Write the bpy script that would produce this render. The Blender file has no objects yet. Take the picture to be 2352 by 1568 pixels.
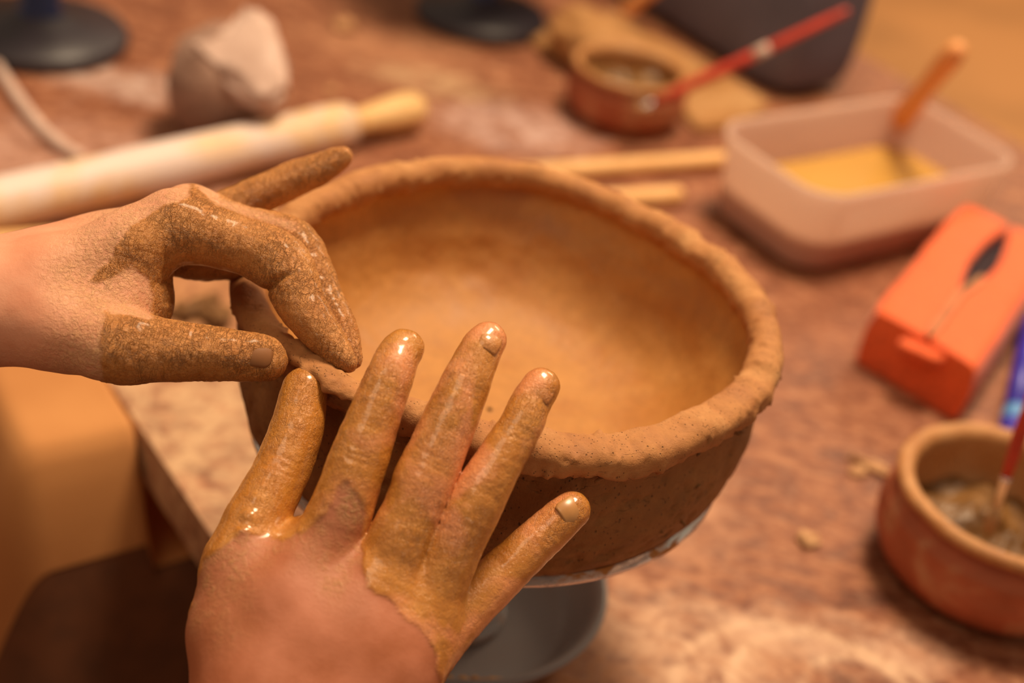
import bpy, bmesh, math, random
import numpy as np
from mathutils import Vector, Matrix
random.seed(7)
rng = np.random.RandomState(7)
COL = bpy.context.scene.collection
SC = bpy.context.scene

# ------------------------------------------------------------------ camera
F, CX, CY = 3267.0, 1176.0, 784.0
PHI, RHO = math.radians(33), math.radians(11)
HR = 0.155                                   # height of the bowl's rim
fwd = np.array([0, math.cos(PHI), -math.sin(PHI)])
r0 = np.array([1.0, 0, 0]); u0 = np.cross(r0, fwd)
cup = math.cos(RHO)*u0 - math.sin(RHO)*r0
crt = math.cos(RHO)*r0 + math.sin(RHO)*u0
cpos = np.array([0, 0, HR]) - ((1181-CX)/F*crt - (644-CY)/F*cup + fwd)*0.476
def ray(x, y): return (x-CX)/F*crt - (y-CY)/F*cup + fwd
def atz(x, y, z):
    d = ray(x, y); return cpos + d*((z-cpos[2])/d[2])
def atd(x, y, D): return cpos + ray(x, y)*D
def proj(X):
    v = np.asarray(X, float)-cpos; d = v@fwd
    return np.stack([CX+F*(v@crt)/d, CY-F*(v@cup)/d, d], -1)
cam = bpy.data.cameras.new('camera'); co = bpy.data.objects.new('camera', cam); COL.objects.link(co)
co.matrix_world = Matrix(((crt[0], cup[0], -fwd[0], cpos[0]), (crt[1], cup[1], -fwd[1], cpos[1]), (crt[2], cup[2], -fwd[2], cpos[2]), (0, 0, 0, 1)))
cam.sensor_width = 36; cam.lens = F*36/2352; cam.clip_start = 0.01; cam.clip_end = 50
cam.dof.use_dof = True; cam.dof.focus_distance = 0.408; cam.dof.aperture_fstop = 5.2; cam.dof.aperture_blades = 9
SC.camera = co

# ------------------------------------------------------------------ world, lights, exposure
LC = (1.0, 0.77, 0.50)                       # warm tint of the overhead key and the added lamps
w = bpy.data.worlds.new('room_air'); SC.world = w; w.use_nodes = True
w.node_tree.nodes['Background'].inputs[0].default_value = (1.0, 0.76, 0.52, 1)
w.node_tree.nodes['Background'].inputs[1].default_value = 0.30
def area(name, loc, to, size, power, col=LC, sy=None):
    l = bpy.data.lights.new(name, 'AREA'); l.energy = power; l.color = col; l.size = size
    if sy: l.shape = 'RECTANGLE'; l.size_y = sy
    o = bpy.data.objects.new(name, l); COL.objects.link(o); o.location = loc
    o.rotation_euler = (Vector(to)-Vector(loc)).to_track_quat('-Z', 'Y').to_euler(); return o
area('key_and_fill_lamp', (0.22, 0.48, 1.55), (0, 0.1, 0), 0.42, 33)
area('key_and_fill_lamp', (-0.7, -0.7, 1.7), (0, 0.1, 0), 0.8, 6)  # added front fill to lift the bowl's inner wall, no seen source
area('key_and_fill_lamp', (1.6, 3.0, 1.8), (1.2, 3.0, -0.8), 1.2, 70)  # unseen lamp added to brighten the far floor and wall
SC.view_settings.view_transform = 'Standard'; SC.view_settings.look = 'None'
SC.view_settings.gamma = 1; SC.view_settings.use_curve_mapping = False
SC.view_settings.exposure = 0.0

# ------------------------------------------------------------------ helpers
def lin(c):
    c = c/255.0
    return c/12.92 if c <= 0.04045 else ((c+0.055)/1.055)**2.4
GAIN = 0.92
def alb(rgb, g=1.0):                          # photographed colour divided by the lamp colour
    return tuple(min(0.95, lin(v)/l*GAIN*g) for v, l in zip(rgb, (1.0, 0.86, 0.72))) + (1,)

class NT:
    def __init__(s, name):
        s.m = bpy.data.materials.new(name); s.m.use_nodes = True; s.t = s.m.node_tree
        s.b = s.t.nodes['Principled BSDF']; s.out = s.t.nodes['Material Output']
        s.tc = s.t.nodes.new('ShaderNodeTexCoord')
    def n(s, kind, **kw):
        nd = s.t.nodes.new('ShaderNode'+kind)
        for k, v in kw.items():
            if hasattr(nd, k) and not k.startswith('i_'): setattr(nd, k, v)
        return nd
    def l(s, a, b): s.t.links.new(a, b)
    def coord(s, scale=(1, 1, 1), rot=(0, 0, 0), src='Object'):
        mp = s.n('Mapping'); mp.inputs['Scale'].default_value = scale; mp.inputs['Rotation'].default_value = rot
        s.l(s.tc.outputs[src], mp.inputs['Vector']); return mp.outputs[0]
    def noise(s, scale, detail=4, rough=0.55, vec=None, dist=0.0, out='Fac'):
        nd = s.n('TexNoise'); nd.inputs['Scale'].default_value = scale; nd.inputs['Detail'].default_value = detail
        nd.inputs['Roughness'].default_value = rough; nd.inputs['Distortion'].default_value = dist
        s.l(vec if vec is not None else s.coord(), nd.inputs['Vector']); return nd.outputs[out]
    def voro(s, scale, vec=None, feature='F1'):
        nd = s.n('TexVoronoi'); nd.feature = feature; nd.inputs['Scale'].default_value = scale
        s.l(vec if vec is not None else s.coord(), nd.inputs['Vector']); return nd.outputs['Distance']
    def ramp(s, fac, *stops):
        nd = s.n('ValToRGB'); cr = nd.color_ramp
        while len(cr.elements) < len(stops): cr.elements.new(0.5)
        for e, (p, c) in zip(cr.elements, stops): e.position = p; e.color = c if isinstance(c, tuple) else (c, c, c, 1)
        s.l(fac, nd.inputs[0]); return nd.outputs[0]
    def mix(s, fac, a, b, mode='MIX'):
        nd = s.n('Mix'); nd.data_type = 'RGBA'; nd.blend_type = mode
        for i, v in ((0, fac), (6, a), (7, b)):
            if i and isinstance(v, (float, int)): v = (v, v, v, 1)
            if isinstance(v, (tuple, float, int)): nd.inputs[i].default_value = v
            else: s.l(v, nd.inputs[i])
        return nd.outputs[2]
    def math(s, op, a, b=0.0, clamp=False):
        nd = s.n('Math'); nd.operation = op; nd.use_clamp = clamp
        for i, v in ((0, a), (1, b)):
            if isinstance(v, (float, int)): nd.inputs[i].default_value = v
            else: s.l(v, nd.inputs[i])
        return nd.outputs[0]
    def attr(s, name):
        nd = s.n('Attribute'); nd.attribute_name = name; return nd.outputs['Fac']
    def bump(s, h, dist, strength=1.0, prev=None):
        nd = s.n('Bump'); nd.inputs['Distance'].default_value = dist; nd.inputs['Strength'].default_value = strength
        s.l(h, nd.inputs['Height'])
        if prev is not None: s.l(prev, nd.inputs['Normal'])
        return nd.outputs[0]
    def set(s, **kw):
        for k, v in kw.items():
            k = {'color': 'Base Color', 'rough': 'Roughness', 'metal': 'Metallic', 'normal': 'Normal', 'trans': 'Transmission Weight',
                 'sss': 'Subsurface Weight', 'coat': 'Coat Weight', 'coat_rough': 'Coat Roughness', 'ior': 'IOR', 'spec': 'Specular IOR Level', 'alpha': 'Alpha', 'sheen': 'Sheen Weight'}[k]
            if isinstance(v, (tuple, float, int)): s.b.inputs[k].default_value = v
            else: s.l(v, s.b.inputs[k])
        return s

def obj(name, verts, faces, mat, parent=None, smooth=True):
    me = bpy.data.meshes.new(name)
    me.from_pydata([tuple(map(float, v)) for v in verts], [], [tuple(map(int, f)) for f in faces]); me.update()
    o = bpy.data.objects.new(name, me); COL.objects.link(o)
    if mat: me.materials.append(mat)
    if smooth: me.polygons.foreach_set('use_smooth', [True]*len(me.polygons))
    if parent is not None: o.parent = parent
    return o
def bmobj(name, bm, mat, parent=None, smooth=True):
    me = bpy.data.meshes.new(name); bm.to_mesh(me); bm.free()
    o = bpy.data.objects.new(name, me); COL.objects.link(o); me.materials.append(mat)
    if smooth: me.polygons.foreach_set('use_smooth', [True]*len(me.polygons))
    if parent is not None: o.parent = parent
    return o
def tag(o, label, cat, group=None):
    o['label'] = label; o['category'] = cat
    if group: o['group'] = group
    return o
def empty(name, loc, label, cat, group=None, rz=0.0):
    o = bpy.data.objects.new(name, None); COL.objects.link(o); o.location = tuple(map(float, loc)); o.rotation_euler = (0, 0, rz)
    o.empty_display_size = 0.02
    return tag(o, label, cat, group)
def part_label(o, s): o['label'] = s; return o

def smoothn(x): return x*x*x*(x*(x*6-15)+10)
def vnoise(P, seed=0):
    P = np.asarray(P, np.float64); i = np.floor(P).astype(np.int64); f = smoothn(P-i); r = 0
    def h(a, b, c):
        v = (a*374761393 + b*668265263 + c*2147483647 + seed*974634777) & 0xffffffff
        v = ((v ^ (v >> 13))*1274126177) & 0xffffffff
        v = ((v ^ (v >> 16))*2246822519) & 0xffffffff
        return (v & 0xffffff)/float(0xffffff)*2-1
    for dx in (0, 1):
        wx = f[:, 0] if dx else 1-f[:, 0]
        for dy in (0, 1):
            wy = f[:, 1] if dy else 1-f[:, 1]
            for dz in (0, 1):
                wz = f[:, 2] if dz else 1-f[:, 2]
                r = r + wx*wy*wz*h(i[:, 0]+dx, i[:, 1]+dy, i[:, 2]+dz)
    return r
def fbm(P, scale, octv=3, seed=0):
    P = np.asarray(P)*scale; a = 1.0; r = 0
    for k in range(octv): r = r + a*vnoise(P*(2**k)+17.3*k, seed+k); a *= 0.5
    return r

def tube(points, radii, seg=16, cap=True, flat=1.0, flat_dir=None):
    pts = [Vector(tuple(map(float, p))) for p in points]; n = len(pts); V = []; Fc = []
    up = Vector(flat_dir) if flat_dir is not None else Vector((0, 0, 1))
    for i, p in enumerate(pts):
        t = (pts[min(i+1, n-1)]-pts[max(i-1, 0)]).normalized()
        a = up.cross(t)
        if a.length < 1e-3: a = Vector((1, 0, 0)).cross(t)
        a.normalize(); b = t.cross(a)
        for k in range(seg):
            th = 2*math.pi*k/seg
            V.append(p + a*math.cos(th)*radii[i] + b*math.sin(th)*radii[i]*flat)
    for i in range(n-1):
        for k in range(seg):
            Fc.append((i*seg+k, i*seg+(k+1) % seg, (i+1)*seg+(k+1) % seg, (i+1)*seg+k))
    if cap:
        Fc.append(tuple(range(seg-1, -1, -1))); Fc.append(tuple((n-1)*seg+k for k in range(seg)))
    return V, Fc
def rounded_profile(L, r, rr=0.6, n=5, r2=None):
    """stations (t, radius) along a rod with rounded ends"""
    r2 = r if r2 is None else r2; out = []
    for k in range(n+1):
        a = math.pi/2*k/n; out.append((r*rr*(1-math.cos(a)), max(r*0.02, r*(1-rr)+r*rr*math.sin(a)) if k else r*0.15))
    for k in range(n, -1, -1):
        a = math.pi/2*k/n; out.append((L-r2*rr*(1-math.cos(a)), max(r2*0.02, r2*(1-rr)+r2*rr*math.sin(a)) if k else r2*0.15))
    return out
def rod(name, a, b, prof, mat, parent=None, seg=20):
    a = np.array(a, float); b = np.array(b, float); d = (b-a)/np.linalg.norm(b-a)
    V, Fc = tube([a+d*t for t, r in prof], [r for t, r in prof], seg); return obj(name, V, Fc, mat, parent)
def lathe(prof, seg=64, R=None, center=(0, 0, 0)):
    """prof: (r,z) closed outline from the inner axis to the outer axis"""
    V = []; Fc = []; n = len(prof)
    for r, z in prof:
        for k in range(seg):
            th = 2*math.pi*k/seg; q = r*(R(th, z) if R else 1)
            V.append((center[0]+q*math.cos(th), center[1]+q*math.sin(th), center[2]+z))
    for i in range(n-1):
        for k in range(seg): Fc.append((i*seg+k, i*seg+(k+1) % seg, (i+1)*seg+(k+1) % seg, (i+1)*seg+k))
    return V, Fc
def jitter(o, amp, scale, octv=3, seed=0):
    me = o.data; n = len(me.vertices); co_ = np.empty(n*3); me.vertices.foreach_get('co', co_); co_ = co_.reshape(-1, 3)
    no = np.empty(n*3); me.vertices.foreach_get('normal', no); no = no.reshape(-1, 3)
    co_ += no*(fbm(co_, scale, octv, seed)*amp)[:, None]
    me.vertices.foreach_set('co', co_.ravel()); me.update()
def spline(pts, n):
    pts = np.array(pts, float); m = len(pts); t = np.linspace(0, m-1, n); out = []
    for u in t:
        i = min(int(u), m-2); f = u-i
        p0, p1, p2, p3 = pts[max(i-1, 0)], pts[i], pts[i+1], pts[min(i+2, m-1)]
        out.append(0.5*((2*p1)+(-p0+p2)*f+(2*p0-5*p1+4*p2-p3)*f*f+(-p0+3*p1-3*p2+p3)*f**3))
    return np.array(out)

# ------------------------------------------------------------------ materials
def clay_mat(name, a, b, c, scale=60, rough=0.75, wet=0.0, bump=0.0006, pits=True, pit_k=0.5):
    m = NT(name); v = m.coord()
    n1 = m.noise(scale, 5, 0.6, v, 0.4); n2 = m.noise(scale*9, 4, 0.65, v); n3 = m.noise(scale*34, 3, 0.7, v)
    col = m.ramp(n1, (0.32, alb(a)), (0.52, alb(b)), (0.70, alb(c)))
    col = m.mix(m.ramp(n2, (0.35, 0.0), (0.75, 0.35)), col, alb(tuple(x*0.78 for x in b)))
    h = m.math('ADD', m.math('MULTIPLY', n2, 0.5), n1)
    nb = m.bump(h, bump*1.6, 0.9)
    if pits:
        nb = m.bump(n3, bump*0.35, 1.0, nb)
        for sc, th, kk in ((7, 0.46, 0.13), (14, 0.42, 0.17)):
            pv = m.ramp(m.voro(scale*sc, m.coord((1, 1, 0.7))), (0.0, 0.0), (kk, 1.0))
            sel = m.ramp(m.noise(scale*1.4*sc/7, 2, 0.5, v), (th, 1.0), (th+0.08, 0.0))
            pit = m.math('MAXIMUM', pv, sel)
            nb = m.bump(pit, bump*1.3, 1.0, nb); col = m.mix(m.math('MULTIPLY', m.math('SUBTRACT', 1.0, pit), 0.85), col, alb(tuple(x*pit_k for x in b)))
        n4 = m.noise(scale*2.4, 3, 0.5, m.coord((0.6, 0.6, 2.4), (0.5, 0.5, 0)), 0.2)      # scratches and drag lines
        sc_ = m.ramp(m.math('ABSOLUTE', m.math('SUBTRACT', n4, 0.5)), (0.0, 0.0), (0.012, 1.0))
        gate = m.ramp(m.noise(scale*2.1, 2, 0.5, v), (0.54, 1.0), (0.60, 0.0)); sc_ = m.math('MAXIMUM', sc_, gate)
        nb = m.bump(sc_, bump*0.8, 0.7, nb); col = m.mix(m.math('MULTIPLY', m.math('SUBTRACT', 1.0, sc_), 0.25), col, alb(tuple(x*0.55 for x in b)))
    m.set(color=col, rough=m.ramp(n1, (0.3, rough-0.12), (0.7, min(1, rough+0.1))), normal=nb, coat=wet, coat_rough=0.3)
    return m.m
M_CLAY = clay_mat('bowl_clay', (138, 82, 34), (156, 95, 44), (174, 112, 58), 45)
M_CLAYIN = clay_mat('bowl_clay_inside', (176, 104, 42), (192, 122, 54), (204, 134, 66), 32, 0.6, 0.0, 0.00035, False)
M_COIL = clay_mat('coil_clay', (170, 100, 48), (188, 118, 62), (202, 136, 80), 60, 0.8, 0, 0.0004, True, 0.65)
M_DUSTCLAY = clay_mat('pale_clay', (206, 158, 132), (226, 180, 154), (236, 194, 170), 30, 0.9, pits=False)
M_TANCLAY = clay_mat('tan_clay', (160, 98, 44), (192, 128, 70), (206, 148, 92), 22, 0.8)
M_CRUMB = clay_mat('crumb_clay', (200, 134, 84), (216, 152, 100), (228, 168, 116), 90, 0.85, pits=False)
M_DARKCRUMB = clay_mat('dark_crumb_clay', (110, 66, 26), (130, 80, 36), (156, 100, 50), 90, 0.8)

def wood_mat(name, base, dark, dust=None, axis_rot=0.0, scale=70):
    m = NT(name); v = m.coord((1, 12, 12), (0, 0, axis_rot))
    g = m.noise(scale*0.35, 6, 0.6, v, 0.6)
    col = m.ramp(g, (0.3, alb(dark)), (0.62, alb(base)))
    if dust:
        d = m.ramp(m.noise(14, 4, 0.6, m.coord(), 0.5), (0.38, 0.0), (0.54, 0.95)); col = m.mix(d, col, alb(dust))
    m.set(color=col, rough=0.55, normal=m.bump(g, 0.0003, 0.6)); return m.m
PINDIR = math.atan2(0.3272-0.2374, -0.1861+0.2791)
M_PIN = wood_mat('rolling_pin_wood', (246, 194, 136), (228, 166, 104), (234, 198, 178), -PINDIR)
M_PINH = wood_mat('pin_handle_wood', (248, 192, 124), (232, 166, 98), None, -PINDIR)
M_STICK = wood_mat('pale_stick_wood', (250, 186, 118), (232, 162, 92), None, -0.4)
M_ORWOOD = wood_mat('orange_stick_wood', (240, 156, 90), (222, 130, 62), None, 0.6)

def plain(name, rgb, rough=0.5, g=1.0, **kw):
    m = NT(name); n = m.noise(kw.pop('nscale', 80), 4)
    c = alb(rgb, g); d = alb(tuple(x*0.86 for x in rgb), g)
    m.set(color=m.ramp(n, (0.35, d), (0.6, c)), rough=rough, normal=m.bump(n, kw.pop('bump', 0.0001), 0.5), **kw); return m.m

# table: red-brown board with clay dust, smears and drag marks
def table_mat():
    m = NT('table_top_wood'); o = m.coord()
    sv = m.coord((1.0, 2.4, 1), (0, 0, math.radians(52)))
    streak = m.noise(26, 7, 0.70, sv, 1.6)
    col = m.ramp(streak, (0.34, alb((92, 40, 17))), (0.44, alb((126, 62, 33))), (0.54, alb((154, 86, 51))), (0.66, alb((192, 126, 86))))
    fine = m.noise(190, 5, 0.65, m.coord((1, 1.6, 1), (0, 0, 0.9)), 0.5)
    col = m.mix(m.ramp(fine, (0.46, 0.0), (0.66, 0.5)), col, alb((190, 126, 88)))
    col = m.mix(m.ramp(m.noise(120, 4, 0.6), (0.50, 0.0), (0.66, 0.6)), col, alb((112, 50, 24)))
    sep = m.n('SeparateXYZ'); m.l(m.tc.outputs['Object'], sep.inputs[0])
    def patch(px, py, r, sx=1.0, sy=1.0, soft=0.5):
        c = atz(px, py, 0); dx = m.math('MULTIPLY', m.math('SUBTRACT', sep.outputs[0], float(c[0])), 1/sx)
        dy = m.math('MULTIPLY', m.math('SUBTRACT', sep.outputs[1], float(c[1])), 1/sy)
        d = m.math('POWER', m.math('ADD', m.math('MULTIPLY', dx, dx), m.math('MULTIPLY', dy, dy)), 0.5)
        d = m.math('ADD', d, m.math('MULTIPLY', m.math('SUBTRACT', m.noise(60, 5, 0.6, o), 0.5), r*1.5))
        return m.ramp(m.math('DIVIDE', d, 2*r), (0.5-soft*0.4, 1.0), (0.5+soft*0.25, 0.0))
    dustn = m.ramp(m.noise(70, 6, 0.7, o, 0.8), (0.38, 0.15), (0.60, 0.95))
    for args, c in (((1180, 290, 0.045, 1.2, 0.8), (206, 158, 138)), ((110, 400, 0.07, 1.3, 1), (198, 142, 116)), ((330, 200, 0.045, 1.6, 0.5), (206, 162, 140)),
                    ((380, 1000, 0.075), (208, 156, 110)), ((900, 110, 0.05, 1.4, .8), (186, 120, 80)), ((1000, 190, 0.03, 1.6, .8), (200, 148, 104)), ((450, 690, 0.05), (196, 130, 78)),
                    ((1560, 1480, 0.035, 1.6, 0.9), (208, 150, 110)), ((1450, 1130, 0.05), (196, 130, 90)), ((1950, 1480, 0.03, 1.6, 0.5), (208, 152, 116)), ((1800, 320, 0.04), (196, 118, 68)),
                    ((1300, 1560, .03), (168, 96, 44))):
        col = m.mix(m.math('MULTIPLY', patch(*args), dustn), col, alb(c))
    for (px, py, rad, wd) in ((1900, 1620, 0.042, 0.0022), (2020, 1640, 0.034, 0.0016), (1850, 1655, 0.055, 0.002)):   # ring marks left by pots
        c = atz(px, py, 0); dx = m.math('SUBTRACT', sep.outputs[0], float(c[0])); dy = m.math('SUBTRACT', sep.outputs[1], float(c[1]))
        d = m.math('POWER', m.math('ADD', m.math('MULTIPLY', dx, dx), m.math('MULTIPLY', dy, dy)), 0.5)
        d = m.math('ABSOLUTE', m.math('SUBTRACT', m.math('ADD', d, m.math('MULTIPLY', m.noise(30, 2, 0.5, o), 0.006)), rad))
        col = m.mix(m.math('MULTIPLY', m.ramp(m.math('DIVIDE', d, wd*2), (0.2, 0.75), (1.0, 0.0)), dustn), col, alb((226, 172, 130)))
    hgt = m.math('ADD', fine, streak)
    m.set(color=col, rough=m.ramp(streak, (0.3, 0.5), (0.7, 0.8)), normal=m.bump(hgt, 0.0006, 0.6)); return m.m
M_TABLE = table_mat()
M_TEDGE = plain('table_edge_wood', (120, 70, 40), 0.6)
M_FLOOR = plain('floor_clay_dust', (200, 132, 74), 0.7, 1.0, nscale=2.5)
M_WALL = plain('wall_paint', (206, 140, 84), 0.85, nscale=1.5)

# ------------------------------------------------------------------ room
def quad_slab(name, pts, z0, z1, mat, parent=None, smooth=False):
    n = len(pts); V = [(p[0], p[1], z1) for p in pts] + [(p[0], p[1], z0) for p in pts]
    Fc = [tuple(range(n)), tuple(range(2*n-1, n-1, -1))] + [(i, i+n, (i+1) % n+n, (i+1) % n) for i in range(n)]
    return obj(name, V, Fc, mat, parent, smooth)
ED = np.array([0.638, -0.770, 0]); EN = np.array([0.770, 0.638, 0])    # along / across the table
NEAR, FAR = -0.0666, 0.650
def tp(s, n, z=0.0): return ED*s + EN*n + np.array([0, 0, z])
fl = quad_slab('floor', [(-4, -3), (5, -3), (5, 5), (-4, 5)], -0.80, -0.76, M_FLOOR); fl['kind'] = 'structure'
wl = quad_slab('wall_back', [(-4, 4.9), (5, 4.9), (5, 5.0), (-4, 5.0)], -0.76, 1.9, M_WALL); wl['kind'] = 'structure'
tb = empty('work_table', tp(0, 0.29, -0.76), 'long red-brown work table dusted and smeared with clay under everything', 'table')
def rel(o, parent):                         # parent while keeping the world place
    o.parent = parent; o.matrix_parent_inverse = Matrix.Translation(parent.location).inverted() if parent.rotation_euler.z == 0 else (Matrix.Translation(parent.location) @ parent.rotation_euler.to_matrix().to_4x4()).inverted()
    return o
c4 = [tp(-1.1, NEAR), tp(0.75, NEAR), tp(0.75, FAR), tp(-1.1, FAR)]
rel(quad_slab('tabletop', c4, -0.025, 0.0, M_TABLE), tb)
for s, n in ((-1.05, NEAR+.05), (0.70, NEAR+.05), (0.70, FAR-.05), (-1.05, FAR-.05)):
    q = tp(s, n); h = 0.03
    rel(quad_slab('leg', [q+ED*h+EN*h, q+ED*h-EN*h, q-ED*h-EN*h, q-ED*h+EN*h], -0.76, -0.025, M_TEDGE), tb)
rel(quad_slab('apron_rail', [tp(-1.0, FAR-.06), tp(.66, FAR-.06), tp(.66, FAR-.04), tp(-1.0, FAR-.04)], -0.10, -0.025, M_TEDGE), tb)

# ------------------------------------------------------------------ implicit surfaces (one continuous skin per hand)
def roundcone(P, a, b, r1, r2):
    ba = b-a; l2 = ba@ba; rr = r1-r2; a2 = l2-rr*rr; il2 = 1/l2
    pa = P-a; y = pa@ba; z = y-l2
    q = pa*l2 - y[..., None]*ba; x2 = (q*q).sum(-1); y2 = y*y*l2; z2 = z*z*l2
    k = np.sign(rr)*rr*rr*x2
    d = (np.sqrt(x2*a2*il2)+y*rr)*il2-r1
    c1 = np.sign(z)*a2*z2 > k; c2 = np.sign(y)*a2*y2 < k
    d = np.where(c1, np.sqrt(x2+z2)*il2-r2, np.where(c2, np.sqrt(x2+y2)*il2-r1, d))
    return d
def smin(a, b, k):
    h = np.maximum(k-np.abs(a-b), 0)/k; return np.minimum(a, b)-h*h*h*k/6
class Field:
    def __init__(s, lo, hi, h):
        s.lo = np.array(lo); s.h = h; s.n = np.ceil((np.array(hi)-s.lo)/h).astype(int)+1
    def blank(s): return np.full(s.n, 1.0, np.float32)
    def cone(s, V, a, b, r1, r2, k, pad=0.012):
        m = max(r1, r2)+pad; lo = np.minimum(a, b)-m; hi = np.maximum(a, b)+m
        i0 = np.clip(np.floor((lo-s.lo)/s.h).astype(int), 0, s.n-1); i1 = np.clip(np.ceil((hi-s.lo)/s.h).astype(int)+1, 1, s.n)
        if (i1 <= i0).any(): return
        ax = [s.lo[d]+s.h*np.arange(i0[d], i1[d]) for d in range(3)]
        P = np.stack(np.meshgrid(*ax, indexing='ij'), -1)
        sl = tuple(slice(i0[d], i1[d]) for d in range(3))
        V[sl] = smin(V[sl], roundcone(P, a, b, r1, r2).astype(np.float32), k)
def surface_nets(S, lo, h):
    ins = S < 0; c = np.zeros(np.array(S.shape)-1, np.int8)
    offs = [(i, j, k) for i in (0, 1) for j in (0, 1) for k in (0, 1)]
    for i, j, k in offs: c += ins[i:c.shape[0]+i, j:c.shape[1]+j, k:c.shape[2]+k]
    act = (c > 0) & (c < 8); idx = np.argwhere(act)
    vals = {o: S[idx[:, 0]+o[0], idx[:, 1]+o[1], idx[:, 2]+o[2]] for o in offs}
    acc = np.zeros((len(idx), 3)); cnt = np.zeros(len(idx))
    for a in offs:
        for d in range(3):
            if a[d]: continue
            b = list(a); b[d] = 1; b = tuple(b); va, vb = vals[a], vals[b]; m = (va < 0) != (vb < 0)
            t = np.where(m, va/np.where(m, va-vb, 1), 0); p = np.array(a, float)[None]+0*acc; p[:, d] += t
            acc += p*m[:, None]; cnt += m
    V = (idx+acc/cnt[:, None])*h+lo
    num = -np.ones(act.shape, np.int64); num[act] = np.arange(len(idx)); Fc = []
    for d in range(3):
        e, g = [(1, 2), (2, 0), (0, 1)][d]
        sl0 = [slice(None)]*3; sl1 = [slice(None)]*3; sl0[d] = slice(0, -1); sl1[d] = slice(1, None)
        A = ins[tuple(sl0)]; B = ins[tuple(sl1)]; X = np.argwhere(A != B)
        ok = (X[:, e] > 0) & (X[:, g] > 0) & (X[:, e] < S.shape[e]-1) & (X[:, g] < S.shape[g]-1); X = X[ok]
        fl_ = A[tuple(X.T)]
        def cell(de, dg):
            Y = X.copy(); Y[:, e] -= de; Y[:, g] -= dg; return num[tuple(Y.T)]
        q = np.stack([cell(1, 1), cell(0, 1), cell(0, 0), cell(1, 0)], -1)
        q[~fl_] = q[~fl_][:, ::-1]; Fc.append(q)
    return V, np.concatenate(Fc)
def poly_sd(Q, poly):
    """signed distance (inside negative) of 2-D points to a polygon"""
    poly = np.array(poly, float); d = np.full(len(Q), 1e9); inside = np.zeros(len(Q), bool)
    for i in range(len(poly)):
        a = poly[i]; b = poly[(i+1) % len(poly)]; e = b-a; w_ = Q-a
        t = np.clip((w_@e)/(e@e), 0, 1); d = np.minimum(d, np.linalg.norm(w_-t[:, None]*e, axis=1))
        cond = (a[1] > Q[:, 1]) != (b[1] > Q[:, 1])
        xs = a[0]+(Q[:, 1]-a[1])/(e[1] if abs(e[1]) > 1e-9 else 1e-9)*e[0]
        inside ^= cond & (Q[:, 0] < xs)
    return np.where(inside, -d, d)

def mesh_np(name, V, Q, mat, parent):
    me = bpy.data.meshes.new(name); me.vertices.add(len(V)); me.vertices.foreach_set('co', V.ravel())
    me.loops.add(Q.size); me.loops.foreach_set('vertex_index', Q.ravel().astype(np.int32))
    me.polygons.add(len(Q)); me.polygons.foreach_set('loop_start', np.arange(0, Q.size, 4, dtype=np.int32))
    me.update(calc_edges=True); me.polygons.foreach_set('use_smooth', [True]*len(Q))
    o = bpy.data.objects.new(name, me); COL.objects.link(o); me.materials.append(mat); o.parent = parent; return o
def set_co(me, V): me.vertices.foreach_set('co', np.ascontiguousarray(V).ravel()); me.update()
def normals(me):
    no = np.empty(len(me.vertices)*3); me.vertices.foreach_get('normal', no); return no.reshape(-1, 3)
def build_hand(palm, fingers, clay_fn, creases, mat, parent, h=0.00085, kp=0.007, pk=0.010, dents=(), lumps=(), amp=0.00035):
    J = lambda q: (atd(q[0], q[1], q[2]), q[3]*q[2]/F)
    allp = [J(q) for ch in palm for q in ch]+[J(q) for f_ in fingers for q in f_]
    lo = np.min([p-r for p, r in allp], 0)-0.006; hi = np.max([p+r for p, r in allp], 0)+0.006
    G = Field(lo, hi, h); PV = G.blank()
    for ch in palm:
        for a, b in zip(ch, ch[1:]):
            (pa, ra), (pb, rb) = J(a), J(b); G.cone(PV, pa, pb, ra, rb, pk)
    T = PV.copy()
    for f_ in fingers:
        FV = G.blank(); f_ = [tuple(q) for q in spline(f_, (len(f_)-1)*4+1)]
        for a, b in zip(f_, f_[1:]):
            (pa, ra), (pb, rb) = J(a), J(b); G.cone(FV, pa, pb, ra, rb, 0.0005)
        FV = smin(FV, PV, kp); T = smin(T, FV, 0.0008)
    V, Q = surface_nets(T, G.lo, h); o = mesh_np('hand', V, Q, mat, parent); me = o.data
    n = normals(me)
    rel_ = V-cpos; D0 = 0.415                     # coordinates in the plane of the hand
    d = rel_@fwd; UV = np.stack([CX+F*(rel_@crt)/d, CY-F*(rel_@cup)/d], -1)
    masks = clay_fn(V, UV, n)
    disp = fbm(V, 90, 2, 3)*amp
    cl = masks['clay']
    disp += cl*(0.00035+fbm(V, 420, 3, 5)*amp*0.55)
    for (px, py, D, ax, ay, wd, amp, rad) in creases:
        c, _ = J((px, py, D, 1)); ax3 = ax*crt-ay*cup; ax3 = ax3/np.linalg.norm(ax3)
        q = V-c; s_ = q@ax3+fbm(V, 300, 2, 9)*0.0006; perp = np.linalg.norm(q-(q@ax3)[:, None]*ax3, axis=1)
        disp -= amp*np.exp(-(s_/wd)**2)*np.exp(-(perp/rad)**4)
    for (px, py, D, rad, amp) in dents:
        c, _ = J((px, py, D, 1)); q = np.linalg.norm(V-c, axis=1); disp += amp*np.exp(-(q/rad)**2)
    V2 = V+n*disp[:, None]; set_co(me, V2)
    for k, v in masks.items():
        a = me.attributes.new(k, 'FLOAT', 'POINT'); a.data.foreach_set('value', np.clip(v, 0, 1).astype(np.float32))
    return o

def sstep(x, a, b):
    t = np.clip((x-a)/(b-a), 0, 1); return t*t*(3-2*t)

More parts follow.
